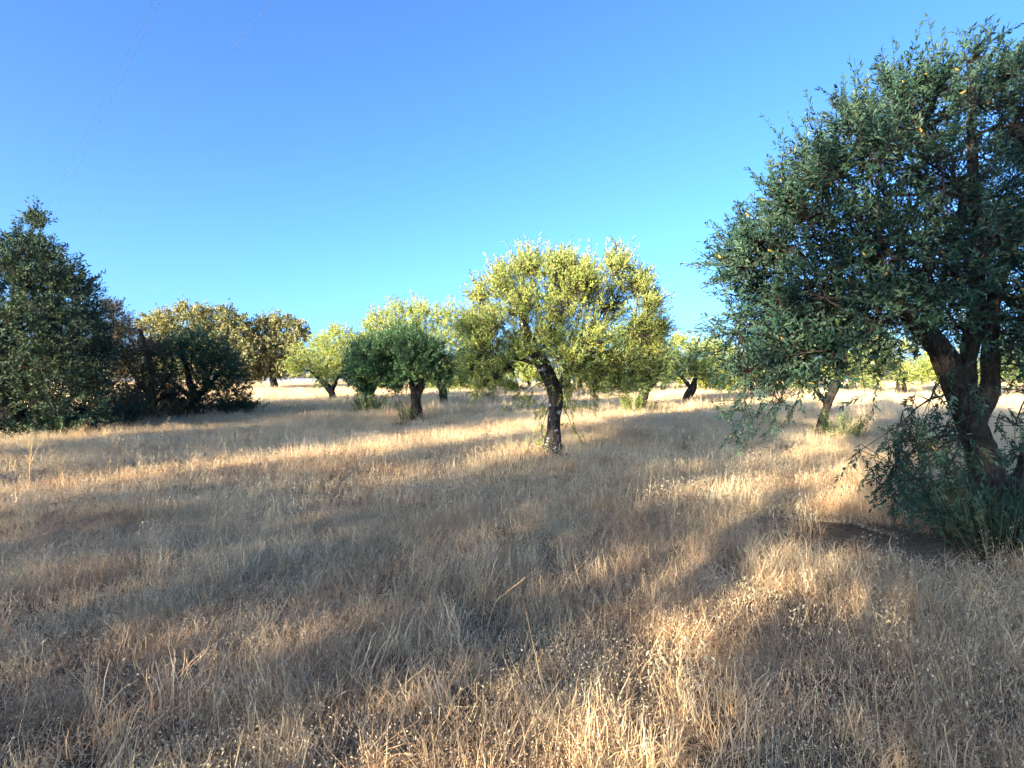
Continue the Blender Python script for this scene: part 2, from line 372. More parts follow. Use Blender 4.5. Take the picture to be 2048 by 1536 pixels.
# the near tree at the right edge
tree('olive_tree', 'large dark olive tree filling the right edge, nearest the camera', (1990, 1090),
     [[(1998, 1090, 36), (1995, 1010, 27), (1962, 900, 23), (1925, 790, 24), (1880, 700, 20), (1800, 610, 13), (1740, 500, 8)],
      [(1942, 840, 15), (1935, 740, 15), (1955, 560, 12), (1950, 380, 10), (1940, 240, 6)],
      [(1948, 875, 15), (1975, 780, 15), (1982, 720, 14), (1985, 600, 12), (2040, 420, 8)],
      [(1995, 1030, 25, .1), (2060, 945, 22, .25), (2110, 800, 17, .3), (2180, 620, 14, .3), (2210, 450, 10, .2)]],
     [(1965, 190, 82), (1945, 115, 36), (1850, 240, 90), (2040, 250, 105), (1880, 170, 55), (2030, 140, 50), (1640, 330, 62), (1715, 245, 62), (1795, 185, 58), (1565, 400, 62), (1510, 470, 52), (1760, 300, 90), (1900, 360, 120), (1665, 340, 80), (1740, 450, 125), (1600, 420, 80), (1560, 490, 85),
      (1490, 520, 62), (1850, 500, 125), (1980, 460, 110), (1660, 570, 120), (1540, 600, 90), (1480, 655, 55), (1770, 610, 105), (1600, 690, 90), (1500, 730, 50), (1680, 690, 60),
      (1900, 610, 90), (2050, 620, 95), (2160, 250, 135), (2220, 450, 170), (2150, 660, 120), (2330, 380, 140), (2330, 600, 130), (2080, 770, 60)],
     78000, (0.050, 0.0150), OLIVE_SHADED, 11, gaps=.11, near=True, per=20, twig=.30, dscale=.62, up=.35, leafmat=M_LEAF_SHADED,
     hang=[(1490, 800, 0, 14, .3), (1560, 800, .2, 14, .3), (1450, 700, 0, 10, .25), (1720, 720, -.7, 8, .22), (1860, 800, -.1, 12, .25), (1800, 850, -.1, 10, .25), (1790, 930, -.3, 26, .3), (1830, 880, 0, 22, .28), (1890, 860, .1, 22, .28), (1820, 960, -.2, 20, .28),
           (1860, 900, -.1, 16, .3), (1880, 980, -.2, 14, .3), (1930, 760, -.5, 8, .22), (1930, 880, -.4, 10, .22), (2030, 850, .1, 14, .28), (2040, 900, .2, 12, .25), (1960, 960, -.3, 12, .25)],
     suckers=[(2005, 1110, 120, .85, .8, OLIVE_SHADED), (1930, 1075, 50, .6, .5, OLIVE_SHADED), (1880, 1040, 30, .6, .5, SHOOT)], yellow=.006)

# the lone tree in the middle
tree('olive_tree', 'sunlit olive tree with pale lichen on its trunk in the middle of the field', (1105, 905),
     [[(1105, 905, 17), (1106, 860, 14.5), (1112, 810, 13.5), (1104, 770, 13), (1090, 735, 15), (1070, 705, 13), (1050, 660, 9), (1040, 600, 5)],
      [(1110, 800, 6), (1125, 760, 5.5), (1145, 720, 4.5), (1180, 670, 3.5), (1210, 610, 2)],
      [(1085, 735, 4.5), (1030, 712, 3.5), (985, 720, 2.5), (960, 745, 2)]],
     [(1150, 565, 48), (1135, 530, 30), (1115, 702, 38), (1060, 705, 30), (1150, 722, 36), (1020, 728, 28), (1060, 535, 42), (1110, 545, 45), (1010, 565, 45), (1175, 560, 40), (1230, 535, 42), (1270, 570, 42), (1300, 610, 36), (960, 600, 36), (985, 640, 45), (1050, 610, 55), (1130, 610, 55),
      (1210, 610, 55), (1280, 660, 45), (1100, 670, 50), (1180, 680, 55), (1030, 690, 38), (970, 690, 46), (945, 660, 34), (1250, 720, 54), (1320, 660, 28), (1190, 735, 45), (1300, 700, 30), (950, 730, 36), (990, 740, 36), (1240, 765, 34), (1300, 745, 34), (1190, 770, 24), (970, 765, 22)],
     68000, (0.062, 0.019), OLIVE_YELLOW, 21, gaps=.07, per=20, twig=.30, up=.75, bark=M_BARKL,
     hang=[(1082, 862, -.1, 9, .16), (1140, 800, .1, 14, .18), (1080, 815, 0, 9, .16), (1145, 855, .1, 7, .15), (1050, 790, .2, 16, .2), (1130, 775, -.2, 26, .18), (1135, 750, -.2, 26, .2), (1035, 770, .1, 18, .2), (960, 775, .3, 14, .2), (1180, 785, .3, 16, .2)],
     suckers=[(1085, 905, 8, .42, .22)])

# the trees left of the middle
tree('olive_tree', 'olive tree with a dark forked trunk, left of the lone middle tree', (830, 842),
     [[(830, 842, 13), (833, 810, 10.5), (830, 785, 10), (822, 755, 7), (810, 735, 5), (790, 710, 4)], [(832, 800, 7.5), (845, 770, 6), (860, 735, 4.5), (880, 690, 4)]],
     [(735, 712, 36), (775, 695, 40), (820, 690, 42), (860, 705, 36), (720, 745, 30), (765, 740, 36), (815, 735, 36), (860, 740, 28), (730, 772, 20), (790, 765, 20), (885, 760, 20), (900, 735, 24)],
     36000, (0.072, 0.024), [(0.055, 0.112, 0.045), (0.065, 0.125, 0.050), (0.048, 0.095, 0.042)], 31, per=18, twig=.32, up=.6, suckers=[(810, 845, 18, .75, .35, OLIVE), (850, 845, 4, .5, .4, OLIVE)])  # the crown's shade is put into its dark green leaf palette
tree('olive_tree', 'tall light yellow-green olive rising behind the dark one with the forked trunk', (888, 808),
     [[(888, 808, 8), (886, 785, 7), (878, 760, 6), (862, 720, 4), (850, 680, 3)], [(885, 780, 5), (905, 745, 4), (920, 700, 3)]],
     [(755, 645, 32), (795, 628, 34), (840, 625, 36), (885, 632, 36), (925, 650, 36), (780, 670, 40), (835, 665, 44), (890, 680, 44), (935, 695, 40), (945, 725, 32), (905, 735, 34), (960, 670, 26), (930, 755, 24), (740, 680, 28), (870, 755, 22)],
     38000, (0.095, 0.032), OLIVE_YELLOW, 35, per=18, twig=.42, up=.75, gaps=.05)
tree('olive_tree', 'small dark olive with a thick ring of green shoots at its foot', (738, 822),
     [[(738, 822, 9), (738, 800, 8), (745, 775, 6), (760, 740, 4)], [(738, 805, 6), (730, 775, 5), (725, 740, 3)]],
     [(720, 710, 36), (765, 695, 38), (805, 705, 32), (712, 745, 28), (755, 735, 34), (795, 745, 28), (735, 772, 20), (785, 768, 20)],
     18000, (0.08, 0.028), [(0.04, 0.085, 0.04), (0.05, 0.10, 0.045), (0.035, 0.07, 0.035)], 41, per=16, twig=.34, suckers=[(738, 826, 60, .95, .9, OLIVE)])  # dark leaf palette includes the shade lying on this crown
tree('olive_tree', 'rounded yellow-green olive tree near the road, leftmost of the sunlit ones', (668, 802),
     [[(668, 802, 7.5), (664, 785, 6.5), (655, 772, 6), (640, 758, 4), (625, 745, 2.5)], [(663, 782, 5), (672, 760, 3.5), (690, 740, 2.5)]],
     [(645, 690, 26), (680, 680, 28), (710, 690, 26), (610, 715, 26), (650, 720, 34), (690, 715, 34), (600, 738, 18), (635, 745, 22), (730, 715, 30), (710, 750, 26), (670, 665, 16), (590, 730, 22), (755, 740, 26), (745, 690, 26), (660, 752, 22)],
     26000, (0.10, 0.034), OLIVE_YELLOW, 51, per=16, twig=.42, up=.6)
# the trees right of the middle
tree('olive_tree', 'olive with bright green shoots at its foot behind the lone tree', (1282, 822),
     [[(1282, 822, 9), (1283, 800, 9), (1292, 780, 8), (1285, 755, 5), (1270, 725, 3)], [(1290, 785, 5), (1315, 760, 4), (1330, 725, 3)]],
     [(1250, 680, 32), (1300, 665, 30), (1225, 720, 30), (1275, 715, 36), (1315, 700, 28), (1260, 755, 26), (1310, 740, 28), (1220, 760, 26), (1335, 715, 24), (1285, 765, 20)],
     26000, (0.08, 0.026), OLIVE, 61, per=16, twig=.36, up=.6, suckers=[(1264, 830, 44, 1.1, .6, [(0.13, 0.20, 0.03), (0.15, 0.20, 0.05)]), (1300, 824, 12, .55, .4)])
tree('olive_tree', 'yellow-green olive with a leaning trunk left of the big right tree', (1372, 806),
     [[(1372, 806, 8), (1376, 792, 7.5), (1386, 775, 6.5), (1392, 755, 4), (1390, 725, 3)], [(1384, 778, 4), (1360, 750, 3), (1345, 730, 2)]],
     [(1362, 685, 20), (1390, 705, 28), (1425, 700, 26), (1345, 720, 24), (1380, 735, 30), (1420, 735, 28), (1455, 715, 26), (1340, 750, 22), (1415, 755, 20), (1450, 755, 26), (1325, 735, 24), (1480, 735, 26)],
     24000, (0.10, 0.034), OLIVE_YELLOW, 71, per=16, twig=.42, up=.65)
tree('olive_tree', 'olive tree seen under the big right tree, dense shoots at its foot', (1645, 872),
     [[(1645, 872, 10.5), (1645, 845, 8.5), (1652, 815, 8), (1662, 785, 7), (1680, 750, 8), (1690, 700, 5)], [(1652, 805, 5), (1625, 770, 4), (1590, 730, 4)]],
     [(1560, 700, 46), (1620, 680, 46), (1680, 660, 50), (1740, 690, 46), (1540, 750, 34), (1600, 745, 38), (1700, 740, 34), (1760, 735, 30), (1520, 720, 30), (1650, 620, 40)],
     18000, (0.07, 0.022), OLIVE, 81, per=18, twig=.32, suckers=[(1690, 880, 60, .8, .65, OLIVE), (1640, 876, 16, .4, .4, OLIVE)])
# the dark group at the left
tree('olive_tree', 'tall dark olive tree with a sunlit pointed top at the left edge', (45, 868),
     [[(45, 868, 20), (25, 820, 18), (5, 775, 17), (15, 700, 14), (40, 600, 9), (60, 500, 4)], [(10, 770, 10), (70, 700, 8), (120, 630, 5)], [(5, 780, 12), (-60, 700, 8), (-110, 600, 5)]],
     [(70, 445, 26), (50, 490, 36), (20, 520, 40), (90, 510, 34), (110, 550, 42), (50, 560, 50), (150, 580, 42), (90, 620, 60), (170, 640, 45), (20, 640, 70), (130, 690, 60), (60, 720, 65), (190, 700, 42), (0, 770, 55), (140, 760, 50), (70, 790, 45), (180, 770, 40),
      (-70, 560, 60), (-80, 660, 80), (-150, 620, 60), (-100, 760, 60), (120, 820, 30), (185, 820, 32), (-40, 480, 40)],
     62000, (0.085, 0.028), [(0.028, 0.054, 0.030), (0.024, 0.046, 0.026), (0.058, 0.085, 0.046)], 91, leafmat=M_LEAF_SHADED, per=18, twig=.36, up=.65, suckers=[(75, 872, 16, .55, .4, SHOOT), (160, 868, 30, .5, .7, OLIVE_SHADED)])  # leaf palette darkened to carry the shade on this tree
tree('wild_pear_tree', 'thin brownish tree between the tall left olive and the round dark one', (300, 835),
     [[(300, 835, 7), (298, 800, 6), (305, 770, 5), (300, 720, 4), (280, 660, 3)], [(299, 800, 4), (330, 770, 3), (345, 740, 2)], [(300, 790, 4), (260, 740, 3), (235, 680, 2)]],
     [(225, 620, 26), (245, 660, 34), (215, 690, 34), (270, 700, 34), (240, 730, 36), (290, 740, 28), (320, 770, 22), (230, 780, 30), (270, 800, 28), (215, 815, 22), (340, 790, 24), (310, 800, 26), (280, 770, 34), (300, 700, 28), (250, 810, 30)],
     26000, (0.065, 0.028), [(0.10, 0.078, 0.038), (0.08, 0.070, 0.04), (0.065, 0.068, 0.032), (0.13, 0.095, 0.05)], 101, cat='tree', per=14, twig=.34, leafmat=M_OAK)
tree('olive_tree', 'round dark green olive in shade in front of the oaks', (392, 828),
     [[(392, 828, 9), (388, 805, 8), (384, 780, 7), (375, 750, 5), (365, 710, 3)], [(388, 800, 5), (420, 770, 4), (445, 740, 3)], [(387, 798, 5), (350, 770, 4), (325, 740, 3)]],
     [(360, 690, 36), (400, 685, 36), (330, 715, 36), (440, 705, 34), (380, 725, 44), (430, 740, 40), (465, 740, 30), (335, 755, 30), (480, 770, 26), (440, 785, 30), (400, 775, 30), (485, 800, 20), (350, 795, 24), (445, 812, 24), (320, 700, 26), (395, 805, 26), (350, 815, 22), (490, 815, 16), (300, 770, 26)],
     34000, (0.075, 0.024), [(0.036, 0.076, 0.040), (0.042, 0.082, 0.046), (0.032, 0.062, 0.034)], 111, per=18, twig=.34, up=.4)  # shade on this olive is deepened in its leaf palette

# holm oaks by the road
tree('holm_oak_tree', 'broad holm oak with a tan sunlit crown behind the round dark olive', (415, 781),
     [[(415, 781, 9), (413, 765, 8), (410, 745, 7), (395, 715, 5), (380, 685, 3)], [(412, 750, 5), (445, 715, 4), (460, 690, 3)], [(412, 750, 4), (360, 710, 3), (330, 690, 2)]],
     [(300, 650, 22), (330, 640, 24), (370, 625, 22), (410, 632, 24), (450, 635, 24), (480, 650, 22), (345, 665, 28), (400, 665, 30), (450, 670, 28), (490, 690, 24), (310, 690, 24), (360, 700, 28), (420, 705, 28), (470, 720, 26), (495, 735, 18), (330, 730, 22), (380, 740, 22), (455, 750, 18)],
     38000, (0.17, 0.085), OAKP, 121, cat='oak tree', per=14, twig=.55, up=.1, leafmat=M_OAK, tubes=False, dscale=.7, gaps=.05)
tree('holm_oak_tree', 'smaller holm oak with bluish shaded right side beside the road', (548, 780),
     [[(548, 780, 7), (547, 765, 6), (545, 745, 5), (535, 715, 3.5), (530, 690, 2.5)], [(546, 748, 4), (570, 720, 3), (590, 690, 2)]],
     [(525, 650, 20), (555, 648, 20), (590, 655, 18), (605, 668, 14), (510, 680, 24), (545, 680, 26), (580, 685, 22), (505, 715, 24), (540, 715, 24), (570, 715, 20), (520, 742, 18), (555, 740, 16), (500, 748, 14)],
     26000, (0.17, 0.085), OAKP, 131, cat='oak tree', per=14, twig=.55, up=.1, leafmat=M_OAK, tubes=False, dscale=.7, gaps=.08)
# far olives seen between and under the nearer trees
FAR = [(1800, 790, 60, 'yellow olive in full sun seen under the right tree, left of its trunk'), (1985, 800, 80, 'sunlit yellow-green olive right of the big tree trunk'), (1500, 786, 42, 'far olive just behind the leaning olive at the big tree\'s left'),
       (985, 785, 34, 'far olive showing in the gap left of the lone tree'), (890, 782, 32, 'far olive behind the dark forked trunk'), (1160, 783, 40, 'far olive showing right of the lone tree\'s trunk'), (1905, 783, 46, 'far olive between the two trunks of the right tree'),
       (1700, 782, 44, 'far olive beyond the shoots under the right tree'), (745, 782, 26, 'far olive behind the small dark olive with shoots'), (2090, 790, 60, 'far olive at the extreme right edge'), (1060, 776, 30, 'farthest olive directly behind the lone tree'), (1600, 777, 34, 'far olive left of the trunk under the right tree'),
       (835, 779, 36, 'far olive filling the gap behind the forked trunk, to its left'), (935, 782, 36, 'far olive between the forked-trunk tree and the lone tree'), (1325, 783, 38, 'far olive between the two leaning trunks right of the lone tree'),
       (1235, 781, 36, 'far olive left of the tree with bright green shoots'), (1425, 785, 42, 'far olive behind the leaning-trunk olive, to its right'), (1560, 784, 46, 'far olive behind the left skirt of the big right tree')]
for i, (px, py, W, lab) in enumerate(FAR):
    rr = random.Random(i + 5); W *= 1.25; h = W * rr.uniform(1.25, 1.6)
    st = [[(px, py, W * .11), (px + rr.uniform(-3, 3), py - h * .22, W * .09), (px + rr.uniform(-8, 8), py - h * .5, W * .05)]]
    bl = []
    for q in range(11):
        a = rr.uniform(-1, 1); bl.append((px + a * W * .78, py - h * .22 - rr.uniform(.12, .98) * h * .72 * math.sqrt(1.08 - a * a), W * rr.uniform(.26, .40)))
    Yd = ground(px, py)[1]
    tree('olive_tree', lab, (px, py), st, bl, 8500, (min(.26, .0034 * Yd), min(.1, .0013 * Yd)), [OLIVE_YELLOW, OLIVE, OLIVE_YELLOW, [(0.16, 0.20, 0.05), (0.20, 0.23, 0.07)]][i % 4], 200 + i, per=14, twig=min(.9, .012 * Yd + .1), up=.5, tubes=False, group='far olives of the grove')

# the wood beyond the road reads as one low mass
def far_wood():
    rng = np.random.default_rng(66); m = MB(); n = 3600
    x = rng.uniform(-170, 190, n); y = rng.uniform(108, 124, n); hh = 1.6 + 2.6 * vnoise(x, y * .3, .12, 40) + 1.2 * vnoise(x, y, .5, 41)
    A = np.stack([x, y, hh * rng.random(n) ** .7], 1); D = nrm(rng.normal(size=(n, 3)) + [0, 0, .5])
    leaf_cloud(m, A, D, 10, np.full(n, 1.2), (.7, .42), rng, OAKP + OLIVE)
    tag(m.build('far_wood', M_OAK), 'low grey-green wood along the horizon beyond the road', 'wood', kind='stuff')
far_wood()

# trees standing behind the camera, out of frame: they throw the long shade over the field
BEHIND = [(-5.35, -12, 6.4, 3.4), (2.2, -9.5, 7.6, 2.9), (-12.9, -12, 7.2, 3.0), (-20.2, -12, 6.8, 3.1), (-25.6, -13, 7.6, 3.1), (-1.5, -12.5, 5.4, 1.3)]
for i, (u, w_, H, hw) in enumerate(BEHIND):
    p = uw(u, w_); rr = random.Random(i + 77)
    st = [[(0, 0, .24), (.05, .7, .19), (.15, 1.4, .15), (.3, 2.4, .09)], [(.05, .9, .12), (-.5, 1.8, .09), (-.9, 2.8, .05)]]
    bl = []
    for q in range(40 if i < 5 else 11):
        a = rr.uniform(-1, 1); zz = rr.uniform(.2, 1)
        bl.append((a * hw * .78 * (1.08 - .2 * zz), 1.2 + zz * (H - 1.9), hw * rr.uniform(.24, .34)))
    if i == 1: bl += [(-2.0, 4.6, .7), (-2.4, 5.3, .7), (-1.5, 5.8, .8), (-2.9, 4.7, .5)]
    tree('olive_tree', ['shade olive behind the camera, straight back along the light', 'tall shade olive close behind the camera on its right', 'shade olive behind and left of the camera', 'broad shade olive far left outside the frame', 'shade olive farthest left outside the frame', 'small thin-crowned olive behind the camera'][i],
         p, st, bl, 22000 if i < 5 else 1700, (0.15, 0.06), OLIVE, 300 + i, per=16, twig=.4, world=True, group='olives behind the camera', tubes=False)

# ------------------------------------------------------------------ dry grass and weeds (stuff, scattered)
STRAW = np.array([(0.74, 0.59, 0.39), (0.68, 0.52, 0.33), (0.77, 0.65, 0.46), (0.56, 0.41, 0.27), (0.71, 0.61, 0.44)])
def blades(mb, rng, n, h, spread, lean, width, segs=3, cols=STRAW, curl=.5, tufts=0, tuft_r=.06, kinkf=.03):
    ang = rng.random(n) * 6.28; r = spread * np.sqrt(rng.random(n))
    p0 = np.stack([np.cos(ang) * r, np.sin(ang) * r, np.full(n, -.02)], 1)
    H = h * rng.uniform(.4, 1.1, n)
    if tufts:
        k_ = rng.integers(0, tufts, n); ca = rng.random(tufts) * 6.28; cr = spread * np.sqrt(rng.random(tufts))
        p0[:, 0] = np.cos(ca)[k_] * cr[k_] + rng.normal(size=n) * tuft_r; p0[:, 1] = np.sin(ca)[k_] * cr[k_] + rng.normal(size=n) * tuft_r
        H *= rng.uniform(.6, 1.35, tufts)[k_]
    hd = rng.random(n) * 6.28; ln = lean * rng.random(n)
    dirh = np.stack([np.cos(hd), np.sin(hd), 0 * hd], 1); sa = rng.random(n) * 6.28; side = np.stack([-np.sin(sa), np.cos(sa), 0 * hd], 1)
    t = np.linspace(0, 1, segs + 1)
    z = H[:, None] * (t[None] - curl * ln[:, None] * t[None] ** 2 * .8); off = H[:, None] * ln[:, None] * (t[None] ** 1.7)
    kink = rng.normal(size=(n, segs + 1, 3)) * kinkf * H[:, None, None] * t[None, :, None]
    P = p0[:, None] + off[..., None] * dirh[:, None] + z[..., None] * UP + kink
    wd = width * rng.uniform(.6, 1.3, n)[:, None] * (1 - t[None] ** 2 * .85) * .5
    V = np.stack([P - side[:, None] * wd[..., None], P + side[:, None] * wd[..., None]], 2)
    k = (segs + 1) * 2
    f = np.array([[2 * i, 2 * i + 1, 2 * i + 3, 2 * i + 2] for i in range(segs)])
    c = cols[rng.integers(0, len(cols), n)] * rng.uniform(.8, 1.15, (n, 1))
    mb.add(V.reshape(-1, 3), (np.arange(n)[:, None, None] * k + f[None]).reshape(-1, 4), np.repeat(c, k, 0))
    return P[:, -1], dirh, H
def chaff(mb, rng, n, spread, z0, z1, size, colr=(0.55, 0.49, 0.38)):
    """tiny seed husks hanging on the grass"""
    ang = rng.random(n) * 6.28; r = spread * np.sqrt(rng.random(n)); p = np.stack([np.cos(ang) * r, np.sin(ang) * r, z0 + (z1 - z0) * rng.random(n)], 1)
    d = nrm(rng.normal(size=(n, 3)) + [0, 0, .4]); s_ = nrm(np.cross(d, rng.normal(size=(n, 3)))); L_ = size * rng.uniform(.6, 1.3, (n, 1))
    V = np.stack([p, p + d * L_ * .5 + s_ * L_ * .2, p + d * L_, p + d * L_ * .5 - s_ * L_ * .2], 1)
    mb.add(V.reshape(-1, 3), np.arange(n)[:, None] * 4 + np.array([[0, 1, 2, 3]]), np.repeat(np.array(colr)[None] * rng.uniform(.6, 1.15, (n, 1)), 4, 0))
def spikelets(mb, rng, tops, dirh, H, n, size, colr=(0.50, 0.44, 0.32)):
    """drooping oat spikelets below the tip of each stem"""
    for tp, dh, h in zip(tops, dirh, H):
        m = rng.integers(n // 2, n + 1)
        a = rng.random(m) * 6.28; q = rng.random(m)
        A = tp - np.array([0, 0, 1])[None] * (q * .42 * h)[:, None] - dh * (q * .08 * h)[:, None]
        o = np.stack([np.cos(a), np.sin(a), 0 * a], 1); Bp = A + o * (.02 + .05 * q * rng.random(m))[:, None] + [0, 0, .012]
        mb.tubes(A, Bp, .0007, .0005, np.array(colr) * .8)
        d = nrm(o * .45 + [0, 0, -1] + rng.normal(size=(m, 3)) * .25); s_ = nrm(np.cross(d, rng.normal(size=(m, 3))))
        L_ = size * rng.uniform(.7, 1.2, (m, 1)); W_ = L_ * .17
        V = np.stack([Bp, Bp + d * L_ * .4 + s_ * W_, Bp + d * L_, Bp + d * L_ * .4 - s_ * W_], 1)
        mb.add(V.reshape(-1, 3), np.arange(m)[:, None] * 4 + np.array([[0, 1, 2, 3]]), np.repeat(np.array(colr)[None] * rng.uniform(.8, 1.2, (m, 1)), 4, 0))
def variants(cname, makers):
    c = bpy.data.collections.new(cname)
    for i, mk in enumerate(makers):
        mb = MB(); mk(mb, np.random.default_rng(900 + i + len(cname)))
        me = mb.mesh('%s_tuft' % cname); me.materials.append(M_GRASS)
        c.objects.link(bpy.data.objects.new('%s_tuft_%02d' % (cname, i), me))
    return c
def scatter(name, label, cat, coll, nvar, P, rng, smin, smax, tilt=.18, zs=None):
    n = len(P); me = bpy.data.meshes.new(name)
    me.vertices.add(n); me.vertices.foreach_set('co', np.stack([P[:, 0], P[:, 1], gz(P[:, 0], P[:, 1])], 1).astype(np.float32).ravel())
    rot = np.stack([rng.normal(size=n) * tilt, rng.normal(size=n) * tilt, rng.random(n) * 6.283], 1)
    s_ = rng.uniform(smin, smax, n); scl = np.stack([s_ * rng.uniform(.85, 1.15, n), s_, s_ * rng.uniform(.8, 1.2, n) * (1 if zs is None else zs)], 1)
    a = me.attributes.new('rot', 'FLOAT_VECTOR', 'POINT'); a.data.foreach_set('vector', rot.astype(np.float32).ravel())
    a = me.attributes.new('scl', 'FLOAT_VECTOR', 'POINT'); a.data.foreach_set('vector', scl.astype(np.float32).ravel())
    a = me.attributes.new('pick', 'INT', 'POINT'); a.data.foreach_set('value', rng.integers(0, nvar, n).astype(np.int32))
    o = bpy.data.objects.new(name, me); col.objects.link(o); tag(o, label, cat, kind='stuff')
    ng = bpy.data.node_groups.new(name + '_scatter', 'GeometryNodeTree'); ng.is_modifier = True
    ng.interface.new_socket('Geometry', in_out='INPUT', socket_type='NodeSocketGeometry'); ng.interface.new_socket('Geometry', in_out='OUTPUT', socket_type='NodeSocketGeometry')
    N, L = ng.nodes, ng.links
    gi, go = N.new('NodeGroupInput'), N.new('NodeGroupOutput')
    ci = N.new('GeometryNodeCollectionInfo'); ci.inputs['Collection'].default_value = coll; ci.inputs['Separate Children'].default_value = True; ci.inputs['Reset Children'].default_value = True
    ip = N.new('GeometryNodeInstanceOnPoints'); ip.inputs['Pick Instance'].default_value = True
    def attr(nm, ty):
        q = N.new('GeometryNodeInputNamedAttribute'); q.data_type = ty; q.inputs['Name'].default_value = nm; return q.outputs['Attribute']
    L.new(gi.outputs[0], ip.inputs['Points']); L.new(ci.outputs[0], ip.inputs['Instance']); L.new(attr('pick', 'INT'), ip.inputs['Instance Index'])
    e2r = N.new('FunctionNodeEulerToRotation'); L.new(attr('rot', 'FLOAT_VECTOR'), e2r.inputs[0]); L.new(e2r.outputs[0], ip.inputs['Rotation'])
    L.new(attr('scl', 'FLOAT_VECTOR'), ip.inputs['Scale']); L.new(ip.outputs[0], go.inputs[0])
    md = o.modifiers.new('scatter', 'NODES'); md.node_group = ng
    return o
BARE = [(*ground(1810, 1095)[:2], 1.15, .75), (*ground(850, 850)[:2], 1.6, .8), (*ground(740, 826)[:2], 1.2, .8), (*ground(1105, 908)[:2], .35, .35), (*ground(20, 955)[:2], .8, .35), (*ground(1980, 1100)[:2], .8, .6)]
_b = np.random.default_rng(17)
BARE += [(_b.uniform(-.9, .9) * y_, y_, _b.uniform(.14, .34), _b.uniform(.10, .22)) for y_ in _b.uniform(2.0, 10, 46)]
def field(dens, y0, y1, rng, margin=1.25, bare=True):
    """points on the visible ground between two distances, dens per square metre on a jittered grid"""
    st = 1 / math.sqrt(dens); X = y1 * .975 * margin + .6
    gx, gy = np.meshgrid(np.arange(-X, X, st), np.arange(y0, y1, st)); x = (gx + rng.random(gx.shape) * st).ravel(); y = (gy + rng.random(gx.shape) * st).ravel()
    keep = np.abs(x) < y * .975 * margin + .6
    for bx, by, rx, ry in (BARE if bare else []):
        keep &= ((x - bx) / rx) ** 2 + ((y - by) / ry) ** 2 > rng.uniform(.5, 1.2, len(x))
    return np.stack([x, y], 1)[keep]
def thin(P, s_, seed, lo, hi, floor=0.0):
    return P[rng.random(len(P)) < np.clip((vnoise(P[:, 0], P[:, 1], s_, seed) - lo) / (hi - lo), floor, 1)]

rng = np.random.default_rng(4)
redd = np.array([(0.54, 0.36, 0.24), (0.60, 0.43, 0.28), (0.42, 0.27, 0.18), (0.62, 0.48, 0.32)])
def near_patch(m, r, h, n=340, w=.0027):
    blades(m, r, n, h, .34, 2.0, w, 3, tufts=12, tuft_r=.055, kinkf=.16); blades(m, r, n // 2, h * .7, .36, 2.6, w, 3, redd, .65, kinkf=.2); blades(m, r, n // 26, h * 1.7, .32, .7, w * 1.1, 4, kinkf=.06)
    chaff(m, r, n, .36, .03, h * 1.0, .013)
fine = variants('dry_grass', [lambda m, r: near_patch(m, r, .20), lambda m, r: near_patch(m, r, .15, 460), lambda m, r: near_patch(m, r, .24), lambda m, r: near_patch(m, r, .18), lambda m, r: near_patch(m, r, .13, 500)])
def mid_patch(m, r, h, n=260, w=.005):
    blades(m, r, n, h, .42, 1.8, w, 2, tufts=14, tuft_r=.08, kinkf=.16); blades(m, r, n // 3, h * .6, .45, 2.0, w, 2, redd, .6); blades(m, r, n // 20, h * 1.6, .4, .5, w, 2); chaff(m, r, n // 2, .45, .05, h * 1.1, .022)
midg = variants('mid_grass', [lambda m, r: mid_patch(m, r, .20), lambda m, r: mid_patch(m, r, .17), lambda m, r: mid_patch(m, r, .24), lambda m, r: mid_patch(m, r, .14)])
mat_ = variants('matted_weeds', [lambda m, r: blades(m, r, 200, .19, .22, 2.0, .0034, 3, redd, .65, tufts=4, tuft_r=.06, kinkf=.12), lambda m, r: blades(m, r, 180, .20, .22, 2.2, .0028, 3, redd, .7, tufts=3, tuft_r=.05, kinkf=.14), lambda m, r: blades(m, r, 200, .13, .24, 2.4, .003, 3, STRAW * .8, .75, tufts=5, tuft_r=.06, kinkf=.14)])
def oat(m, r, n, h, ns):
    tp, dh, H = blades(m, r, n, h, .18, .35, .0026, 4); spikelets(m, r, tp, dh, H, ns, .025); blades(m, r, 22, h * .5, .16, .8, .003)
oats = variants('wild_oats', [lambda m, r: oat(m, r, 9, .46, 14), lambda m, r: oat(m, r, 12, .40, 12), lambda m, r: oat(m, r, 7, .52, 16), lambda m, r: oat(m, r, 11, .34, 11)])
strap = variants('strap_grass', [lambda m, r: blades(m, r, 40, .34, .09, .9, .0055, 5, STRAW * 1.08, .55), lambda m, r: blades(m, r, 32, .28, .07, 1.3, .005, 5, STRAW, .6)])
farg = variants('far_grass', [lambda m, r: blades(m, r, 170, .28, .9, .8, .016, 2, tufts=14, tuft_r=.14), lambda m, r: blades(m, r, 170, .22, .9, 1.1, .016, 2, tufts=12, tuft_r=.16), lambda m, r: blades(m, r, 150, .33, .9, .6, .014, 2, tufts=10, tuft_r=.14)])

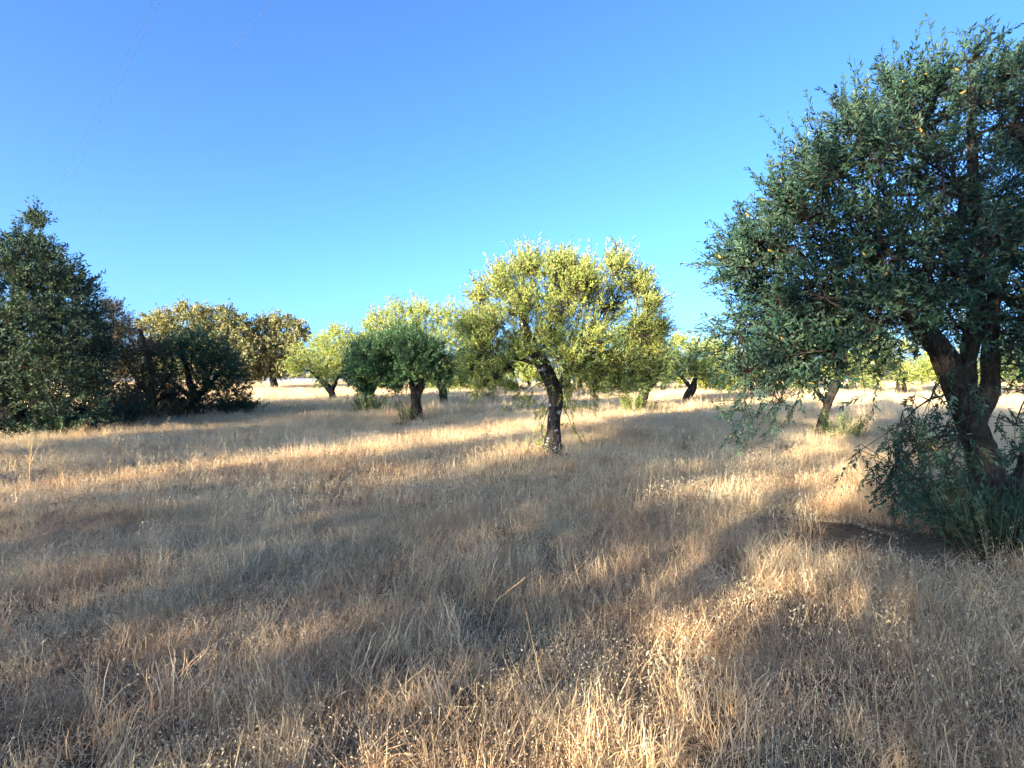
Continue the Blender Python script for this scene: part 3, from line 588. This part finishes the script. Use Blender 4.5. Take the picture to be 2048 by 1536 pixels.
Pn = field(11, 1.2, 6.2, rng)
scatter('dry_grass', 'fine dry straw-coloured grass covering the near field', 'grass', fine, 5, Pn, rng, .85, 1.15, .1, zs=.25 + .65 * vnoise(Pn[:, 0], Pn[:, 1], .8, 3) + .8 * vnoise(Pn[:, 0], Pn[:, 1], 2.6, 31))
Pd = field(7, 6, 19, rng)
scatter('meadow_grass', 'dry pale grass of the middle field around the trees', 'grass', midg, 4, Pd, rng, .85, 1.15, .08, zs=.35 + .55 * vnoise(Pd[:, 0], Pd[:, 1], .5, 4) + .6 * vnoise(Pd[:, 0], Pd[:, 1], 1.7, 34))
Pm = thin(field(14, 1.2, 9, rng), 1.4, 21, .3, .65, .25)
scatter('matted_weeds', 'low tangled reddish-brown dry weeds between the grass', 'weeds', mat_, 3, Pm, rng, .8, 1.35)
Po = field(5, 1.8, 20, rng); Po = Po[rng.random(len(Po)) < np.clip((vnoise(Po[:, 0], Po[:, 1], .45, 8) - .45) * 1.6 + ((Po[:, 0] > .25 * Po[:, 1]) & (Po[:, 1] > 2.6)) * .45, .05, 1)]
scatter('wild_oats', 'pale dry wild oats with drooping seed heads', 'wild oats', oats, 4, Po, rng, .75, 1.2, .1)
Ps = thin(field(20, 1.3, 4.4, rng), 1.3, 12, .35, .75); Ps = np.concatenate([Ps] + [ground(px, py)[:2] + rng.normal(size=(n_, 2)) * .12 for px, py, n_ in ((1200, 1490, 9), (1330, 1500, 8), (1460, 1420, 5), (560, 1440, 6), (480, 1330, 5), (880, 1420, 5), (1750, 1480, 6), (250, 1480, 6))])
scatter('strap_grass', 'broad-bladed pale grass tufts in the foreground', 'grass', strap, 2, Ps, rng, .6, 1.05)
Pf = field(1.5, 18, 80, rng)
scatter('far_grass', 'dry grass of the far field running back to the road', 'grass', farg, 3, Pf, rng, .85, 1.3, .05, zs=.6 + .7 * vnoise(Pf[:, 0], Pf[:, 1], .3, 5))

# ------------------------------------------------------------------ single dry weeds one can pick out
DRY = (0.50, 0.38, 0.22)
def stalk(label, pts, r, name='dry_stalk'):
    """a bare straw stalk: its foot on the ground at the first pixel, the rest at that distance"""
    g = ground(*pts[0]); Y = g[1]; P = np.array([[g[0], Y, float(gz(g[0], Y)) - .02]] + [at(p[0], p[1], Y + .06 * i) for i, p in enumerate(pts[1:], 1)])
    q = np.linspace(0, len(P) - 1, 14); Q = np.stack([np.interp(q, np.arange(len(P)), P[:, k]) for k in range(3)], 1); Q[1:-1] = .25 * Q[:-2] + .5 * Q[1:-1] + .25 * Q[2:]
    b = MB(); b.tube(Q, np.linspace(r, r * .5, 14), 6, DRY); o = b.build(name, M_GRASS, None, True, P[0]); tag(o, label, 'dry stalk')
stalk('long bare straw stalk leaning left in the middle foreground', [(1105, 1436), (1075, 1330), (1052, 1223)], .0028)
stalk('thick broken straw stem bent over to the right in the middle foreground', [(968, 1270), (988, 1204), (1051, 1155)], .004)
stalk('thin upright straw stem left of the broken bent one', [(961, 1262), (970, 1180), (977, 1115)], .002)
stalk('pale straw stalk leaning right beside the right-hand sunlit patch', [(1585, 1320), (1600, 1260), (1625, 1200)], .0025)
def umbel_weed(label, foot, h, n, seed, name='dry_umbel_weed', HEAD=(0.42, 0.33, 0.21)):
    r = np.random.default_rng(seed); g = ground(*foot); root = np.array([g[0], g[1], float(gz(g[0], g[1]))]); t = empty(name, root); tag(t, label, 'weed')
    top = root + np.array([r.normal() * .06 * h, r.normal() * .06 * h, h]); b = MB()
    q = np.linspace(0, 1, 8)[:, None]; ax = root + (top - root) * q + np.sin(q * 3.1) * r.normal(size=3) * .03 * h; ax[0, 2] -= .04
    b.tube(ax, np.linspace(.006, .003, 8), 6, DRY)
    tips = [ax[-1]]
    for i in range(n):
        a = ax[3 + i % 4]; e = a + nrm(np.array([r.normal(), r.normal(), 1.3])) * h * r.uniform(.25, .45); tips.append(e); b.tubes(a[None], e[None], .003, .002, DRY)
    b.build('stem', M_GRASS, t, False, root)
    for e in tips:
        u = MB(); m = 11; d = nrm(r.normal(size=(m, 3)) * [1, 1, .3] + [0, 0, .9]); E = e + d * .035 * r.uniform(.7, 1.2, (m, 1))
        u.tubes(np.repeat(e[None], m, 0), E, .0012, .001, DRY)
        for k in range(2): 
            o_ = nrm(r.normal(size=(m, 3))) * .008; s_ = nrm(np.cross(o_, r.normal(size=(m, 3)))) * .005
            u.add(np.stack([E, E + o_ + s_, E + o_ * 1.8, E + o_ - s_], 1).reshape(-1, 3), np.arange(m)[:, None] * 4 + np.array([[0, 1, 2, 3]]), HEAD)
        u.build('seed_head', M_GRASS, t, False, root)
umbel_weed('tall dry umbel weed at the left edge beside the dark soil patch', (60, 985), .62, 4, 1)
umbel_weed('dry umbel weed leaning in the sunlit band, nearest the left edge but one', (125, 990), .50, 3, 2)
umbel_weed('dry umbel weed at the right end of the left-hand weed row', (238, 980), .66, 5, 3)
umbel_weed('small dry umbel weed between the lone tree and the bright shoots', (1213, 832), .62, 3, 4)
umbel_weed('russet branching dry weed in the middle of the grass', (1015, 1120), .24, 8, 5, 'dry_thistle', (0.20, 0.12, 0.07))
def shrub(label, foot, n, h, spread, pal, seed):
    g = ground(*foot); root = np.array([g[0], g[1], float(gz(g[0], g[1]))]); b = MB()
    shoots(b, root, n, h, spread, np.random.default_rng(seed), pal, (.10, .04), 34); tag(b.build('shrub', M_LEAF, None, False, root), label, 'shrub')
shrub('pale grey-green young shrub standing alone left of the lone tree', (972, 802), 34, 1.0, 1.0, [(0.20, 0.21, 0.11), (0.24, 0.23, 0.13)], 7)
shrub('low russet brush under the thin brownish tree', (255, 845), 90, 1.1, 2.0, [(0.14, 0.095, 0.045), (0.10, 0.085, 0.04)], 8)
shrub('dark low brush between the left-edge olive and the thin tree', (190, 855), 110, 1.2, 1.8, OLIVE_SHADED, 9)
shrub('brown brush to the right of the round dark olive trunk', (470, 822), 80, .8, 1.7, [(0.08, 0.07, 0.035), (0.06, 0.06, 0.03)], 10)
shrub('brown brush to the left of the round dark olive trunk', (335, 836), 80, 1.0, 1.9, [(0.10, 0.08, 0.04), (0.08, 0.07, 0.035)], 11)

shrub('dark low brush right at the foot of the left-edge olive', (100, 870), 80, .8, 1.4, OLIVE_SHADED, 12)

# ------------------------------------------------------------------ overhead cables
def cable(label, p1, p2, h, r=.0027):
    r1, r2 = ray(*p1), ray(*p2); o = np.array([0, 0, CAMH])
    a, b = o + r1 * ((h - CAMH) / r1[2]), o + r2 * ((h - CAMH) / r2[2]); d = b - a
    P = a + d * np.linspace(-1.2, 4.5, 30)[:, None]
    m = MB(); m.tube(P, np.full(30, r), 6, (.1, .1, .1))
    return tag(m.build('power_cable', M_CABLE, None, True, P[0]), label, 'cable', 'overhead power cables')
M_CABLE, N_, L_, P_, O_ = material('cable_metal'); P_.inputs['Base Color'].default_value = (.06, .07, .08, 1); P_.inputs['Roughness'].default_value = .5
cable('thin overhead cable, rightmost of the three crossing the upper left sky', (545, 0), (360, 225), 8.0)
cable('thin overhead cable, middle of the three crossing the upper left sky', (322, 0), (215, 215), 8.0)
cable('thin overhead cable, leftmost of the three crossing the upper left sky', (308, 0), (198, 215), 8.0)
